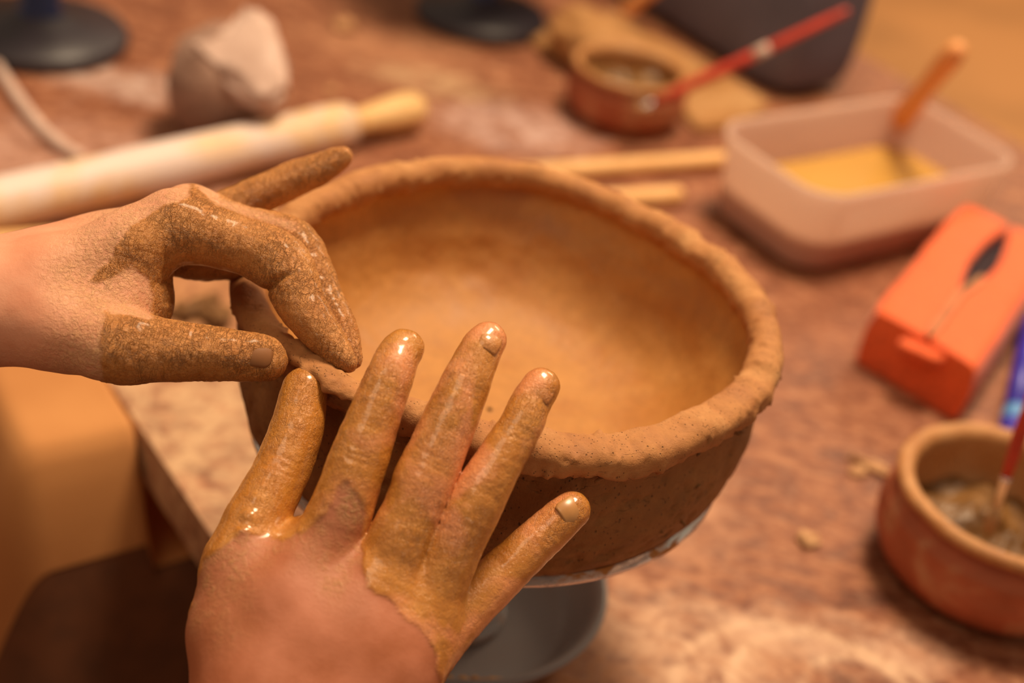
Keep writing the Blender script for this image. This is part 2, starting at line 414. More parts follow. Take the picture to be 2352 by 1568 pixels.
# skin with a wet clay coat and dusted edges
def hand_mat(name, skin, skin2, clay, clay2, dust, gloss, crack, slip=0.0, bumpk=1.0):
    m = NT(name); v = m.coord()
    cl = m.attr('clay'); du = m.attr('dust')
    n1 = m.noise(70, 4, 0.55, v); n2 = m.noise(650, 5, 0.65, v, 0.3); n3 = m.noise(2300, 3, 0.6, v)
    sk = m.ramp(n1, (0.35, alb(skin)), (0.65, alb(skin2)))
    c = m.ramp(m.noise(120, 5, 0.6, v, 0.5), (0.32, alb(clay)), (0.66, alb(clay2)))
    if slip > 0:                                # thin slip lets the skin show through
        c = m.mix(m.math('MULTIPLY', m.attr('slip'), m.ramp(m.noise(60, 3, 0.5, v, 0.6), (0.46, 0.0), (0.62, slip))), c, alb((236, 142, 88)))
    c = m.mix(m.ramp(n2, (0.26, 0.35), (0.42, 0.0)), c, alb(tuple(x*0.7 for x in clay)))
    dm = m.math('MULTIPLY', du, m.ramp(n2, (0.38, 0.25), (0.6, 1.0)))
    col = m.mix(dm, sk, alb(dust)); col = m.mix(cl, col, c)
    def ridged(sc, vec, w, dist=0.6):
        n = m.noise(sc, 3, 0.55, vec, dist); d = m.math('ABSOLUTE', m.math('SUBTRACT', n, 0.5)); return m.ramp(d, (0.0, 1.0), (w, 0.0))
    w1 = ridged(330, m.coord((2.4, 0.8, 0.8), (0, 0.25, 0.15)), 0.05)
    w2 = ridged(420, m.coord((0.8, 1.6, 1.6), (0.3, -0.5, 0.2)), 0.04)
    where = m.ramp(m.noise(55, 3, 0.6, v), (0.42, 0.25), (0.60, 1.0))
    crn = m.math('MULTIPLY', m.math('MAXIMUM', w1, m.math('MULTIPLY', w2, 0.7)), m.math('MULTIPLY', where, m.math('MULTIPLY', m.math('MAXIMUM', cl, m.math('MULTIPLY', dm, 0.5)), crack)))
    nb = m.bump(n3, 0.00012, 0.5)
    nb = m.bump(m.math('MULTIPLY', n2, m.math('ADD', m.math('MULTIPLY', m.math('MAXIMUM', cl, dm), 0.9*bumpk), 0.10)), 0.0009, 1.0, nb)
    nb = m.bump(m.math('SUBTRACT', 1.0, crn), 0.00042, 1.0, nb)
    col = m.mix(m.math('MULTIPLY', crn, 0.28), col, alb(tuple(x*0.6 for x in clay)))
    rg = m.mix(cl, 0.52, m.ramp(m.noise(110, 3, 0.5, v), (0.35, gloss), (0.62, gloss+0.22)))
    m.set(color=col, rough=rg, normal=nb, sss=0.12, coat=m.math('MULTIPLY', cl, 0.8 if gloss < 0.3 else 0.14), coat_rough=0.14)
    m.b.inputs['Subsurface Radius'].default_value = (0.004, 0.0015, 0.0008); m.b.inputs['Subsurface Scale'].default_value = 0.6
    return m.m
M_HANDL = hand_mat('left_hand_skin_and_clay', (220, 136, 96), (230, 152, 112), (190, 112, 46), (212, 134, 66), (236, 164, 108), 0.36, 0.9, 0.0, 0.9)
M_HANDR = hand_mat('right_hand_skin_and_slip', (176, 94, 56), (196, 112, 76), (194, 112, 36), (212, 132, 52), (190, 126, 74), 0.20, 0.3, 0.8, 0.42)
M_NAILW = hand_mat('slip_covered_nail', (204, 116, 72), (218, 132, 90), (190, 106, 40), (206, 128, 60), (200, 138, 86), 0.24, 0.25, 0.5, 0.4)
M_NAIL = plain('clay_stained_nail', (204, 134, 72), 0.35, coat=0.3, coat_rough=0.2)
M_NAILD = plain('clay_packed_nail', (148, 88, 44), 0.6)

person = empty('person', (-0.30, -0.36, -0.76), 'seated person in a brown garment, both clay-covered hands pinching the bowl rim', 'person')
PINV = Matrix.Translation(person.location).inverted()

# ---- left hand (from the left edge of the picture, thumb towards the camera)
L_palm = [
    [(-420, 760, 0.400, 165), (-60, 700, 0.412, 122), (120, 660, 0.416, 105), (300, 575, 0.420, 82), (400, 512, 0.424, 76)],
    [(-60, 670, 0.422, 118), (250, 590, 0.436, 90), (430, 505, 0.436, 72)],
    [(120, 640, 0.430, 100), (330, 560, 0.450, 76), (430, 520, 0.456, 60)],
    [(-60, 715, 0.412, 110), (150, 755, 0.408, 88), (290, 795, 0.405, 76)],
    [(120, 680, 0.416, 92), (270, 690, 0.416, 66), (322, 690, 0.418, 46)],
    [(322, 600, 0.424, 50), (345, 680, 0.426, 34), (352, 718, 0.422, 26)],
]
L_thumb = [(250, 793, 0.405, 78), (400, 805, 0.405, 68), (500, 812, 0.406, 60), (596, 822, 0.408, 50), (612, 828, 0.409, 42)]
L_index = [(395, 520, 0.424, 74), (480, 540, 0.424, 67), (560, 566, 0.424, 62), (645, 606, 0.422, 66), (702, 714, 0.416, 50), (760, 790, 0.413, 36), (800, 836, 0.411, 19)]
L_middle = [(440, 492, 0.437, 66), (560, 526, 0.438, 52), (676, 560, 0.435, 54), (736, 672, 0.429, 46), (784, 768, 0.422, 36), (812, 828, 0.417, 18)]
L_ring = [(430, 520, 0.452, 58), (500, 560, 0.458, 62), (560, 580, 0.456, 54), (470, 600, 0.446, 44), (420, 600, 0.440, 36)]
L_pinky = [(420, 520, 0.456, 52), (520, 482, 0.464, 44), (590, 450, 0.466, 42), (680, 410, 0.466, 38), (745, 382, 0.465, 32), (788, 358, 0.464, 21)]
bareL = [(-900, 0), (500, 0), (505, 470), (440, 425), (425, 452), (352, 478), (340, 492), (285, 530), (243, 592), (216, 645), (262, 640), (300, 612), (338, 640), (350, 690), (345, 728), (240, 712), (228, 790), (234, 874), (200, 1000), (-900, 1200)]
def clayL(V, UV, n):
    nz = fbm(V, 260, 3, 2)*7+fbm(V, 60, 2, 8)*6
    sd = poly_sd(UV, bareL)+nz
    pk = sstep(UV[:, 1], 0, 1)*0
    cl = sstep(sd, -2, 5)
    ridge = sstep(14-np.abs(UV[:, 1]-(462+0.34*(UV[:, 0]-500))+0.0), 0, 8)*sstep(UV[:, 0], 470, 520)*(1-sstep(UV[:, 0], 660, 700))
    far_ = sstep((V-cpos)@fwd, 0.447, 0.452)
    cl = np.maximum(cl*(1-0.8*ridge), far_*sstep(UV[:, 0], 480, 510))
    du = sstep(-sd, 170, 10)*(0.75+0.25*fbm(V, 160, 2, 4))+ridge
    lowr = sstep(UV[:, 1]+0.25*UV[:, 0], 760, 900)
    return {'clay': cl, 'dust': np.clip(du+0.35*lowr, 0, 1)}
handL = build_hand(L_palm, [L_thumb, L_index, L_middle, L_ring, L_pinky], clayL,
    [(455, 812, 0.398, 1, 0.05, 0.0006, 0.0005, 0.011), (440, 812, 0.398, 1, 0.05, 0.0004, 0.0004, 0.011), (472, 812, 0.398, 1, 0.05, 0.0004, 0.0004, 0.011), (487, 812, .398, 1, .05, .0004, .0003, .011),
     (622, 655, 0.415, 0.5, 0.9, 0.0010, 0.0022, 0.0075), (392, 600, 0.42, 1, 0.2, 0.0008, 0.0012, 0.007),
     (360, 660, 0.42, 0.3, 1, 0.0006, 0.0009, 0.006), (350, 705, 0.42, 0.3, 1, 0.0005, 0.0008, 0.006)],
    M_HANDL, person, dents=[(604, 812, 0.401, 0.004, -0.0012), (592, 790, .402, .004, .0006)])
handL['label'] = 'left hand and wrist, coated in cracked clay, pinching the rim'
# ---- right hand (from the bottom, fingers laid over the rim)
R_palm = [
    [(640, 2100, 0.360, 215), (640, 1800, 0.372, 190), (640, 1560, 0.382, 150), (660, 1400, 0.386, 125), (722, 1290, 0.388, 92)],
    [(640, 1640, 0.380, 160), (760, 1480, 0.384, 135), (868, 1345, 0.387, 98)],
    [(720, 1640, 0.380, 160), (850, 1500, 0.385, 120), (965, 1390, 0.390, 92)],
    [(760, 1680, 0.380, 160), (890, 1540, 0.386, 105), (985, 1450, 0.392, 78)],
    [(600, 1640, 0.380, 150), (545, 1450, 0.386, 100), (560, 1290, 0.390, 80)],
    [(560, 1310, 0.390, 78), (640, 1262, 0.397, 34), (700, 1225, .395, 30)],
]
R_thumb = [(562, 1290, 0.390, 76), (578, 1215, 0.393, 70), (622, 1130, 0.398, 64), (655, 1060, 0.402, 62), (682, 980, 0.406, 58), (698, 905, 0.410, 50), (701, 893, 0.411, 46)]
R_index = [(735, 1290, 0.388, 82), (788, 1160, 0.388, 71), (828, 1043, 0.389, 65), (883, 894, 0.392, 55), (913, 822, 0.396, 47), (930, 800, 0.398, 42)]
R_middle = [(880, 1340, 0.387, 84), (950, 1170, 0.387, 69), (981, 1087, 0.388, 68), (1029, 977, 0.390, 61), (1064, 894, 0.392, 55), (1100, 812, 0.396, 47), (1120, 782, 0.398, 42)]
R_ring = [(975, 1385, 0.390, 80), (1042, 1254, 0.388, 65), (1084, 1170, 0.388, 62), (1130, 1087, 0.389, 56), (1194, 980, 0.392, 48), (1219, 925, 0.395, 44), (1242, 888, 0.397, 42)]
R_pinky = [(985, 1480, 0.392, 70), (1073, 1395, 0.396, 58), (1153, 1318, 0.400, 54), (1232, 1243, 0.403, 49), (1290, 1190, 0.405, 44), (1314, 1171, 0.406, 41)]
bareR = [(300, 1700), (400, 1500), (470, 1290), (500, 1262), (560, 1225), (640, 1240), (700, 1225), (748, 1180), (775, 1120), (800, 1108), (826, 1140), (838, 1180), (830, 1260), (846, 1340), (900, 1385), (960, 1440), (1000, 1500), (1010, 1560), (980, 1800), (600, 2200)]
def clayR(V, UV, n):
    sd = poly_sd(UV, bareR)+fbm(V, 200, 3, 12)*6
    cl = sstep(sd, -3, 4)
    side = sstep(-sd, 200, 0)
    spot = np.exp(-(((UV[:, 0]-765)/32)**2+((UV[:, 1]-1320)/55)**2))
    du = (sstep(-sd, 120, 5)*sstep(1500-UV[:, 1], 60, 260)*0.6+spot*0.9)*(0.6+0.6*fbm(V, 220, 3, 6))+0.0*side
    left = sstep(UV[:, 0], 640, 500)*sstep(1560-UV[:, 1], 0, 250)*0.9
    spike = np.exp(-(((UV[:, 0]-812)/26)**2+((UV[:, 1]-1160)/60)**2))
    return {'clay': cl, 'dust': np.clip(du+spike*0.8+left*(0.6+0.5*fbm(V, 180, 3, 7)), 0, 1), 'slip': sstep(UV[:, 0], 700, 790)}
cr = []
for (x, y, D, ax, ay) in ((822, 1045, .380, .45, -.9), (990, 1060, .379, .45, -.9), (1116, 1120, .380, .5, -.85), (1150, 1285, .391, .77, -.63), (885, 900, .386, .4, -.9), (1066, 890, .386, .4, -.9), (1190, 990, .386, .45, -.9), (1245, 1212, .396, .8, -.6), (632, 1060, .394, .4, -.9)):
    for k in (-1, 0, 1): cr.append((x+ax*k*13, y+ay*k*13, D, ax, ay, 0.0004, 0.00028, 0.007))
handR = build_hand(R_palm, [R_thumb, R_index, R_middle, R_ring, R_pinky], clayR, cr, M_HANDR, person, kp=0.0042, amp=0.0002,
    dents=[(600, 1105, .388, .0019, .0021), (585, 1135, .387, .0017, .0018), (622, 1075, .39, .0018, .0018), (575, 1190, .387, .0019, .0021), (610, 1130, .386, .0016, .0015), (560, 1230, .384, .0019, .0021), (640, 1050, .391, .0016, .0014), (655, 1000, .395, .0016, .0014),
           (895, 1235, .376, .004, .0008)])
handR['label'] = 'right hand seen from the back, wet slip on the spread fingers'
for hnd in (handL, handR): hnd.matrix_parent_inverse = PINV

def nail_coat(o):
    a = o.data.attributes.new('clay', 'FLOAT', 'POINT'); a.data.foreach_set('value', [1.0]*len(o.data.vertices))
def nail(parent, tip, base, R, wid, L, mat, up=None, shift=0.0):
    a = atd(*tip[:3]); b = atd(*base[:3]); t = (a-b)/np.linalg.norm(a-b)
    up_ = -fwd*1.0+np.array([0, 0, 0.25]) if up is None else up[0]*crt+up[1]*cup-up[2]*fwd
    nn = up_-(up_@t)*t; nn /= np.linalg.norm(nn); bb = np.cross(t, nn); V = []; Fc = []; NU, NV = 12, 12
    for layer in (1, 0):
        for j in range(NV+1):
            v = j/NV; wv = 1.0 if v < 0.72 else math.sqrt(max(0.0, 1-((v-0.72)/0.30)**2)); wv *= math.sqrt(min(1, 0.55+v*2.2))
            for i in range(NU+1):
                u = (i/NU*2-1)*wv; th = u*wid
                V.append(a+t*(shift+(v-0.72)*L) + bb*math.sin(th)*R + nn*(math.cos(th)*R*0.985 - 0.0014*(v*v) + 0.0006*math.sin(v*3) + 0.0003*(layer)-0.0004*(1-layer)))
    S = (NV+1)*(NU+1)
    for j in range(NV):
        for i in range(NU):
            q = (j*(NU+1)+i, j*(NU+1)+i+1, (j+1)*(NU+1)+i+1, (j+1)*(NU+1)+i); Fc.append(q); Fc.append(tuple(S+x for x in reversed(q)))
    rim_ = [i for i in range(NU+1)]+[j*(NU+1)+NU for j in range(1, NV+1)]+[NV*(NU+1)+i for i in range(NU-1, -1, -1)]+[j*(NU+1) for j in range(NV-1, 0, -1)]
    for x, y in zip(rim_, rim_[1:]+rim_[:1]): Fc.append((x, S+x, S+y, y))
    o = obj('nail', V, Fc, mat, parent); o.matrix_parent_inverse = Matrix.Identity(4)
    if mat == M_NAILW: nail_coat(o)
    return o
px2 = lambda r, D: r*D/F
nail(handR, (1312, 1168, 0.406), (1240, 1214, 0.402), px2(43, .405), 0.74, 0.0078, M_NAIL, (0.1, 0.15, 1))
nail(handR, (1240, 896, 0.397), (1190, 990, 0.391), px2(43.5, .396), 0.66, 0.0070, M_NAILW, (0.22, 0.1, 1))
nail(handR, (1120, 786, 0.397), (1066, 890, 0.391), px2(43.5, .396), 0.62, 0.0062, M_NAILW, (0.25, 0.15, 1))
nail(handR, (932, 802, 0.398), (885, 900, 0.392), px2(43.5, .397), 0.62, 0.0062, M_NAILW, (0.3, 0.15, 1))
nail(handL, (606, 824, 0.408), (500, 812, 0.406), px2(50, .408), 0.62, 0.0088, M_NAILD, (0.0, 0.25, 1))

# garment of the person beyond the near edge of the table
M_GARM = NT('brown_cloth'); _v = M_GARM.coord()
M_GARM.set(color=M_GARM.ramp(M_GARM.noise(9, 3, 0.5, _v), (0.35, alb((178, 106, 52))), (0.65, alb((204, 132, 72)))), rough=0.95,
           normal=M_GARM.bump(M_GARM.noise(900, 2, 0.5, _v), 0.0003, 0.6)); M_GARM = M_GARM.m
V = []; Fc = [[], []]; NS, NN = 220, 150
for i in range(NS+1):
    s_ = -0.62+1.0*i/NS
    for j in range(NN+1):
        n_ = -0.60+0.59*j/NN
        hump = math.exp(-(max(0.0, s_+0.160)/0.034)**2)*math.exp(-(min(0.0, s_+0.27)/0.06)**2)
        ridge = math.exp(-(min(0.0, n_+0.112)/0.036)**2)
        z = -0.165 + 0.168*hump*ridge + 0.03*math.exp(-((s_-0.05)/0.12)**2)*math.exp(-((n_+0.30)/0.07)**2)
        z += 0.34*(1-float(sstep(np.array(n_), -0.60, -0.30)))
        z += (0.006*math.sin(s_*38+n_*22)+0.004*math.sin(s_*70-n_*35+1))*(1 if n_ < -0.22 else 0.25)
        if n_ > -0.069: z = min(z, -0.070)
        V.append(tp(s_, n_, z))
for i in range(NS):
    for j in range(NN):
        s_ = -0.62+1.0*(i+.5)/NS; n_ = -0.60+0.59*(j+.5)/NN; zc = V[i*(NN+1)+j][2]
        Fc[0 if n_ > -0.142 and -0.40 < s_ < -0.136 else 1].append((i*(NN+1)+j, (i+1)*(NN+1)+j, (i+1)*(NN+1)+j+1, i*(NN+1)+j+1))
M_LAPSHADE = plain('shaded_brown_cloth', (112, 60, 30), .95, nscale=60)  # darker copy of the lap cloth, its colour stands in for shade
def submesh(name, F_, mat, dz):
    used = sorted({q for f in F_ for q in f}); ix = {q: k for k, q in enumerate(used)}
    o = obj(name, [V[q]+np.array([0, 0, dz]) for q in used], [[ix[q] for q in f] for f in F_], mat, person); o.matrix_parent_inverse = PINV; return o
tr = submesh('shaded_lap', Fc[0]+Fc[1], M_LAPSHADE, -.0015); part_label(tr, 'lap cloth coloured dark for the shade below the apron')
g = submesh('garment', Fc[0], M_GARM, 0); part_label(g, 'lit tan part of the brown apron bulging at the table edge')
# sleeves where the arms leave the picture
def sleeve(pts):
    P = [atd(*p[:3]) for p in pts]; o = obj('sleeve', *tube(spline(P, 14), np.interp(np.linspace(0, len(pts)-1, 14), range(len(pts)), [p[3] for p in pts]), 24, False), M_GARM, person)
    o.matrix_parent_inverse = PINV; s_ = o.modifiers.new('thick', 'SOLIDIFY'); s_.thickness = 0.002; return o
sleeve([(-380, 755, .400, .027), (-700, 900, .39, .034), (-1100, 1300, .38, .045)])
sleeve([(640, 2060, .362, .032), (560, 2400, .35, .038), (300, 2900, .35, .046)])

# ------------------------------------------------------------------ clay bowl in its clear mould
RIMP = [(648, 491), (826, 408), (990, 371), (1131, 366), (1251, 381), (1375, 423), (1498, 483), (1600, 545), (1668, 593), (1725, 650), (1760, 713), (1768, 797), (1725, 885), (1630, 945), (1520, 992), (1398, 1015), (1270, 1006), (1120, 975), (960, 935), (815, 888), (700, 822), (625, 752), (568, 660), (580, 560)]
rp = np.array([atz(x, y, HR)[:2] for x, y in RIMP]); ang = np.arctan2(rp[:, 1], rp[:, 0]); rad = np.hypot(rp[:, 0], rp[:, 1])
o_ = np.argsort(ang); ang, rad = ang[o_], rad[o_]
tt = np.linspace(-math.pi, math.pi, 721); rr_ = np.interp(tt, np.r_[ang-2*math.pi, ang, ang+2*math.pi], np.r_[rad, rad, rad])
ker = np.hanning(61); ker /= ker.sum(); rr_ = np.convolve(np.r_[rr_[-61:-1], rr_, rr_[1:61]], ker, 'same')[60:-60]
def Rth(th): return float(np.interp((th+math.pi) % (2*math.pi)-math.pi, tt, rr_))
bowl = empty('clay_bowl', (0, 0, 0.004), 'large brown coil-built clay bowl held by two muddy hands', 'bowl')
binv = Matrix.Translation(bowl.location).inverted()
NT_, = (480,)
outer = [(0.0, .0765), (.0200, .0768), (.0400, .0782), (.0560, .0820), (.0690, .0880), (.0790, .0950), (.0848, .1020), (.0874, .1095), (.0888, .119), (.0892, .130), (.0892, .140), (.0893, .149)]
inner = [(.0866, .152), (.0862, .147), (.0856, .1425), (.0826, .1365), (.0775, .129), (.0732, .121), (.0672, .1135), (.0590, .1075), (.048, .1035), (.034, .1015), (.018, .101), (0.001, .101)]
def dens(pr, n):
    pr = np.array(pr); t = np.linspace(0, len(pr)-1, n); return spline(pr, n)
po = dens(outer, 90); pi_ = dens(inner, 80)
V = []; Fc = []; prof = np.concatenate([po, pi_]); NP = len(prof)
for (q, z) in prof:
    for k in range(NT_):
        th = 2*math.pi*k/NT_; w_ = float(sstep(np.array(z), .112, .150)); R_ = 1+(Rth(th)/0.0885-1)*w_
        V.append((R_*q*math.cos(th), R_*q*math.sin(th), z))
for i in range(NP-1):
    for k in range(NT_): Fc.append((i*NT_+k, i*NT_+(k+1) % NT_, (i+1)*NT_+(k+1) % NT_, (i+1)*NT_+k))
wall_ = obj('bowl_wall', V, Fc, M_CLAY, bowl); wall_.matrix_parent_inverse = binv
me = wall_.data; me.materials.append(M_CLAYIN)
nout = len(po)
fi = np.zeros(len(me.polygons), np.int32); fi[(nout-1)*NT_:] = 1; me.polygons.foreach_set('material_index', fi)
Vn = np.array(V); nn = normals(me)
inn = np.zeros(len(Vn)); inn[nout*NT_:] = 1
lowin = inn*sstep(Vn[:, 2], .118, .100)
amp = np.where(inn > 0, 0.0007*(1-0.85*lowin), 0.0009)
dp = fbm(Vn*[1, 1, 1.5], 45, 4, 21)*amp + np.where(inn > 0, 0, 1)*np.minimum(0, fbm(Vn, 230, 3, 33)+0.35)*0.0016
set_co(me, Vn+nn*dp[:, None])
# rim coil
V = []; Fc = []; NK, NR = 28, 720
for i in range(NR):
    th = 2*math.pi*i/NR; R_ = Rth(th); c = np.array([math.cos(th), math.sin(th), 0])
    u1 = fbm(np.array([[math.cos(th), math.sin(th), 0.3]]), 2.6, 3, 41)[0]; u2 = fbm(np.array([[math.cos(th), math.sin(th), 1.3]]), 6, 3, 42)[0]
    px_ = proj(c*R_+np.array([0, 0, HR]))
    front = float(sstep(np.array(px_[1]), 760, 900)*sstep(np.array(px_[0]), 900, 1200)); pinch = float(sstep(np.array(px_[0]), 880, 800)*sstep(np.array(px_[1]), 740, 800))
    rw = 0.0059*(1+0.10*u1)*(1-0.42*pinch); rh = 0.0052*(1+0.12*u2)*(1-0.05*pinch)
    cen = c*(R_-0.0003+0.0008*u1)+np.array([0, 0, HR-0.0052+0.0007*u2-0.0008*pinch])
    for k in range(NK):
        a = 2*math.pi*k/NK; ca, sa = math.cos(a), math.sin(a)
        ex = abs(ca)**(0.85-0.3*front)*np.sign(ca); ey = abs(sa)**(1-0.35*front)*np.sign(sa)
        V.append(cen+c*(rw*(1+.12*front)*ex)+np.array([0, 0, rh*ey*(1-0.15*front)-0.0012*front*max(0, ca)]))
for i in range(NR):
    for k in range(NK):
        j = (i+1) % NR; Fc.append((i*NK+k, j*NK+k, j*NK+(k+1) % NK, i*NK+(k+1) % NK))
coil = obj('rim_coil', V, Fc, M_COIL, bowl); coil.matrix_parent_inverse = binv
Vn = np.array(V); nn = normals(coil.data); rag = sstep(HR-Vn[:, 2], .005, .009)
dp = fbm(Vn, 120, 3, 51)*0.0003+np.minimum(0, fbm(Vn, 330, 3, 52)+0.45)*0.0010+rag*fbm(Vn*[1, 1, .6], 260, 4, 77)*0.0009+np.maximum(0, fbm(Vn, 400, 2, 53)-0.75)*0.003
set_co(coil.data, Vn+nn*dp[:, None])
part_label(coil, 'thick rolled coil rim, torn at the front left')
# torn pinched flap between the hands
P = [atz(640, 775, .1565), atz(690, 815, .157), atz(735, 850, .158), atz(780, 880, .157), atz(828, 905, .1565), atz(860, 920, .155)]
P = spline(P, 40); Vf, Ff = tube(P, [0.0046*(0.72+0.38*math.sin(math.pi*i/39)) for i in range(40)], 20, True, 0.55)
flap = obj('torn_edge', Vf, Ff, M_COIL, bowl); flap.matrix_parent_inverse = binv
sb = flap.modifiers.new('sub', 'SUBSURF'); sb.levels = sb.render_levels = 1
jitter(flap, 0.0014, 260, 4, 61)
# burrs of clay around the lower edge of the rim and on the wall
def blob(center, r, sx=1, sy=1, sz=1, seed=0, amp=0.35, sub=2):
    bm = bmesh.new(); bmesh.ops.create_icosphere(bm, subdivisions=sub, radius=1.0)
    co_ = np.array([v.co[:] for v in bm.verts]); d = 1+fbm(co_, 1.6, 3, int(abs(seed)*10))*amp; rot = Matrix.Rotation(seed*1.3, 3, 'Z')
    for v, k in zip(bm.verts, d):
        p = Vector((v.co.x*sx*k, v.co.y*sy*k, v.co.z*sz*k)); v.co = rot @ p*r
    for v in bm.verts: v.co += Vector(tuple(map(float, center)))
    return bm
burr = bmesh.new()
for i in range(46):
    th = random.uniform(-math.pi*0.62, 0.25) if i < 36 else random.uniform(-2.6, 0.2); R_ = Rth(th); z = (HR-0.0095-random.random()*0.003) if i < 36 else random.uniform(.112, .14)
    q = 1.0*R_+0.0028 if i < 36 else R_
    if i >= 36: q = float(np.interp(z, [p[1] for p in outer], [p[0] for p in outer]))*(1+(R_/0.0885-1)*float(sstep(np.array(z), .112, .150)))
    b_ = blob((q*math.cos(th), q*math.sin(th), z), random.uniform(.0005, .0011), 2.2, .6, .7, i, .5, 1)
    mtmp = bpy.data.meshes.new('t'); b_.to_mesh(mtmp); b_.free(); burr.from_mesh(mtmp); bpy.data.meshes.remove(mtmp)
bo = bmobj('clay_burrs', burr, M_CLAY, bowl); bo.matrix_parent_inverse = binv; bo['kind'] = 'stuff'

# clear plastic mould
mm = NT('clear_mould_plastic'); _v = mm.coord()
sm_ = mm.ramp(mm.noise(55, 5, 0.6, mm.coord((1, 1, 3)), 0.8), (0.50, 0.0), (0.60, 1.0))
mm.set(color=mm.mix(sm_, (0.80, 0.86, 0.92, 1), alb((200, 120, 50))), rough=mm.mix(sm_, 0.12, 0.7), trans=mm.math('SUBTRACT', 0.75, mm.math('MULTIPLY', sm_, 0.7)), ior=1.45)
MO = [(.0822, .0985), (.0838, .0974), (.0846, .0962), (.0792, .0905), (.0690, .0828), (.0560, .0765), (.040, .0715), (.024, .0690), (.020, .064), (.017, .045), (.017, .020), (.020, .010), (.021, .006), (.021, .0035), (.017, .0035), (.014, .012), (.013, .04), (.014, .062), (.020, .0712), (.040, .0740), (.0555, .0790), (.0680, .0850), (.0775, .0922), (.0805, .0972), (.0822, .0985)]
V, Fc = lathe(MO, 96); mould = obj('clear_mould_bowl', V, Fc, mm.m)
tag(mould, 'clear plastic footed bowl smeared with clay beneath the clay bowl', 'bowl')

# shallow translucent tub on the table
tm = NT('smoky_tub_plastic'); tm.set(color=alb((170, 152, 142)), rough=0.25, trans=0.30, ior=1.4, normal=tm.bump(tm.noise(300, 3), 0.0001, 0.4))
TO = [(0.0, .0008), (.030, .0008), (.042, .001), (.048, .004), (.0535, .016), (.0555, .0205), (.0575, .0205), (.0585, .0222), (.0580, .0238), (.0560, .0238), (.0540, .0215), (.0515, .016), (.0462, .0052), (.041, .0028), (.030, .0026), (0.0, .0026)]
V, Fc = lathe([(max(r, 1e-5), z) for r, z in TO], 96); tub = empty('round_tub', (0, 0, 0), 'shallow smoky round plastic dish under the bowl, behind the little finger', 'dish')
obj('tub_body', V, Fc, tm.m, tub)
sme = bmesh.new()
for i, a in enumerate(np.linspace(-1.62, -1.15, 16)):
    b_ = blob((.0535*math.cos(a), .0535*math.sin(a), .0195+.0012*math.sin(i*2.1)), .0017, 1.2, 1.5, .6, i+90, .5, 1)
    mtmp = bpy.data.meshes.new('t'); b_.to_mesh(mtmp); b_.free(); sme.from_mesh(mtmp); bpy.data.meshes.remove(mtmp)
o = bmobj('clay_smear', sme, M_TANCLAY, tub); o['kind'] = 'stuff'; part_label(o, 'tan clay scraps smeared inside the tub wall')

# ------------------------------------------------------------------ things on the table, left and back
PR = 0.0142
pa = atz(810, 283, PR); pb = atz(0, 468, PR); pd = (pb-pa)/np.linalg.norm(pb-pa)
pin = empty('rolling_pin', (pa[0], pa[1], 0), 'long dusty wooden rolling pin lying behind the left hand', 'rolling pin'); pinv = Matrix.Translation(pin.location).inverted()
Lp = 0.285
bp = [(0, .0055), (.0008, .0090), (.003, .0125), (.008, PR)]+[(x, PR+0.0002*math.sin(x*60)) for x in np.linspace(.02, Lp-.02, 30)]+[(Lp-.008, PR), (Lp-.003, .0125), (Lp-.0008, .009), (Lp, .0055)]
o = rod('barrel', pa, pa+pd*Lp, bp, M_PIN, None, 40); o.parent = pin; o.matrix_parent_inverse = pinv
hp = [(0, .0088), (.006, .0084), (.014, .0088), (.024, .0104), (.036, .0116), (.046, .0115), (.052, .0102), (.0555, .0080), (.057, .0045), (.0573, .0008)]
for st, dr in ((pa, -pd), (pa+pd*Lp, pd)):
    o = rod('handle', st-dr*.001, st+dr*.06, hp, M_PINH, None, 32); o.parent = pin; o.matrix_parent_inverse = pinv
# pale stick under the left wrist, running behind the bowl
o = rod('wooden_stick', atz(1566, 448, .006), atz(-30, 560, .006), rounded_profile(float(np.linalg.norm(atz(1566, 448, .006)-atz(-30, 560, .006))), .0062, .7), M_STICK)
tag(o, 'pale wooden dowel, its rounded end peeping out behind the bowl rim', 'stick')
a_ = atz(1740, 362, .0055); b_ = atz(1180, 400, .0055)
o = rod('wooden_stick', a_, b_, rounded_profile(float(np.linalg.norm(a_-b_)), .0060, .7), M_STICK)
tag(o, 'pale wooden dowel running from behind the bowl rim to the plastic box', 'stick')
# pale coil at the left edge
P = spline([atz(-60, 60, .004), atz(0, 160, .004), atz(60, 250, .004), atz(120, 315, .004), atz(188, 362, .004)], 50)
V, Fc = tube(P, [.0036]*48+[.0030, .0016], 14, True, 0.85); o = obj('clay_coil', V, Fc, M_DUSTCLAY); jitter(o, .0004, 200); tag(o, 'thin pale curved clay coil at the far left', 'clay coil')
# clay lump
lc = atz(535, 205, 0.0); lump = empty('clay_lump', (lc[0], lc[1], 0), 'pale dusty clay lump with a torn slab on top behind the rolling pin', 'clay'); linv = Matrix.Translation(lump.location).inverted()
lb = blob(atz(528, 184, .035), .0355, 1.05, .86, .98, 3, .10, 4)
o = bmobj('lump_base', lb, clay_mat('grey_clay', (138, 96, 74), (166, 120, 96), (190, 144, 118), 30, .9, pits=False), lump); o.matrix_parent_inverse = linv
po_ = [(425, 95), (470, 80), (520, 62), (545, 12), (575, 2), (612, 22), (642, 72), (655, 140), (664, 205), (612, 246), (560, 215), (500, 172), (455, 135)]
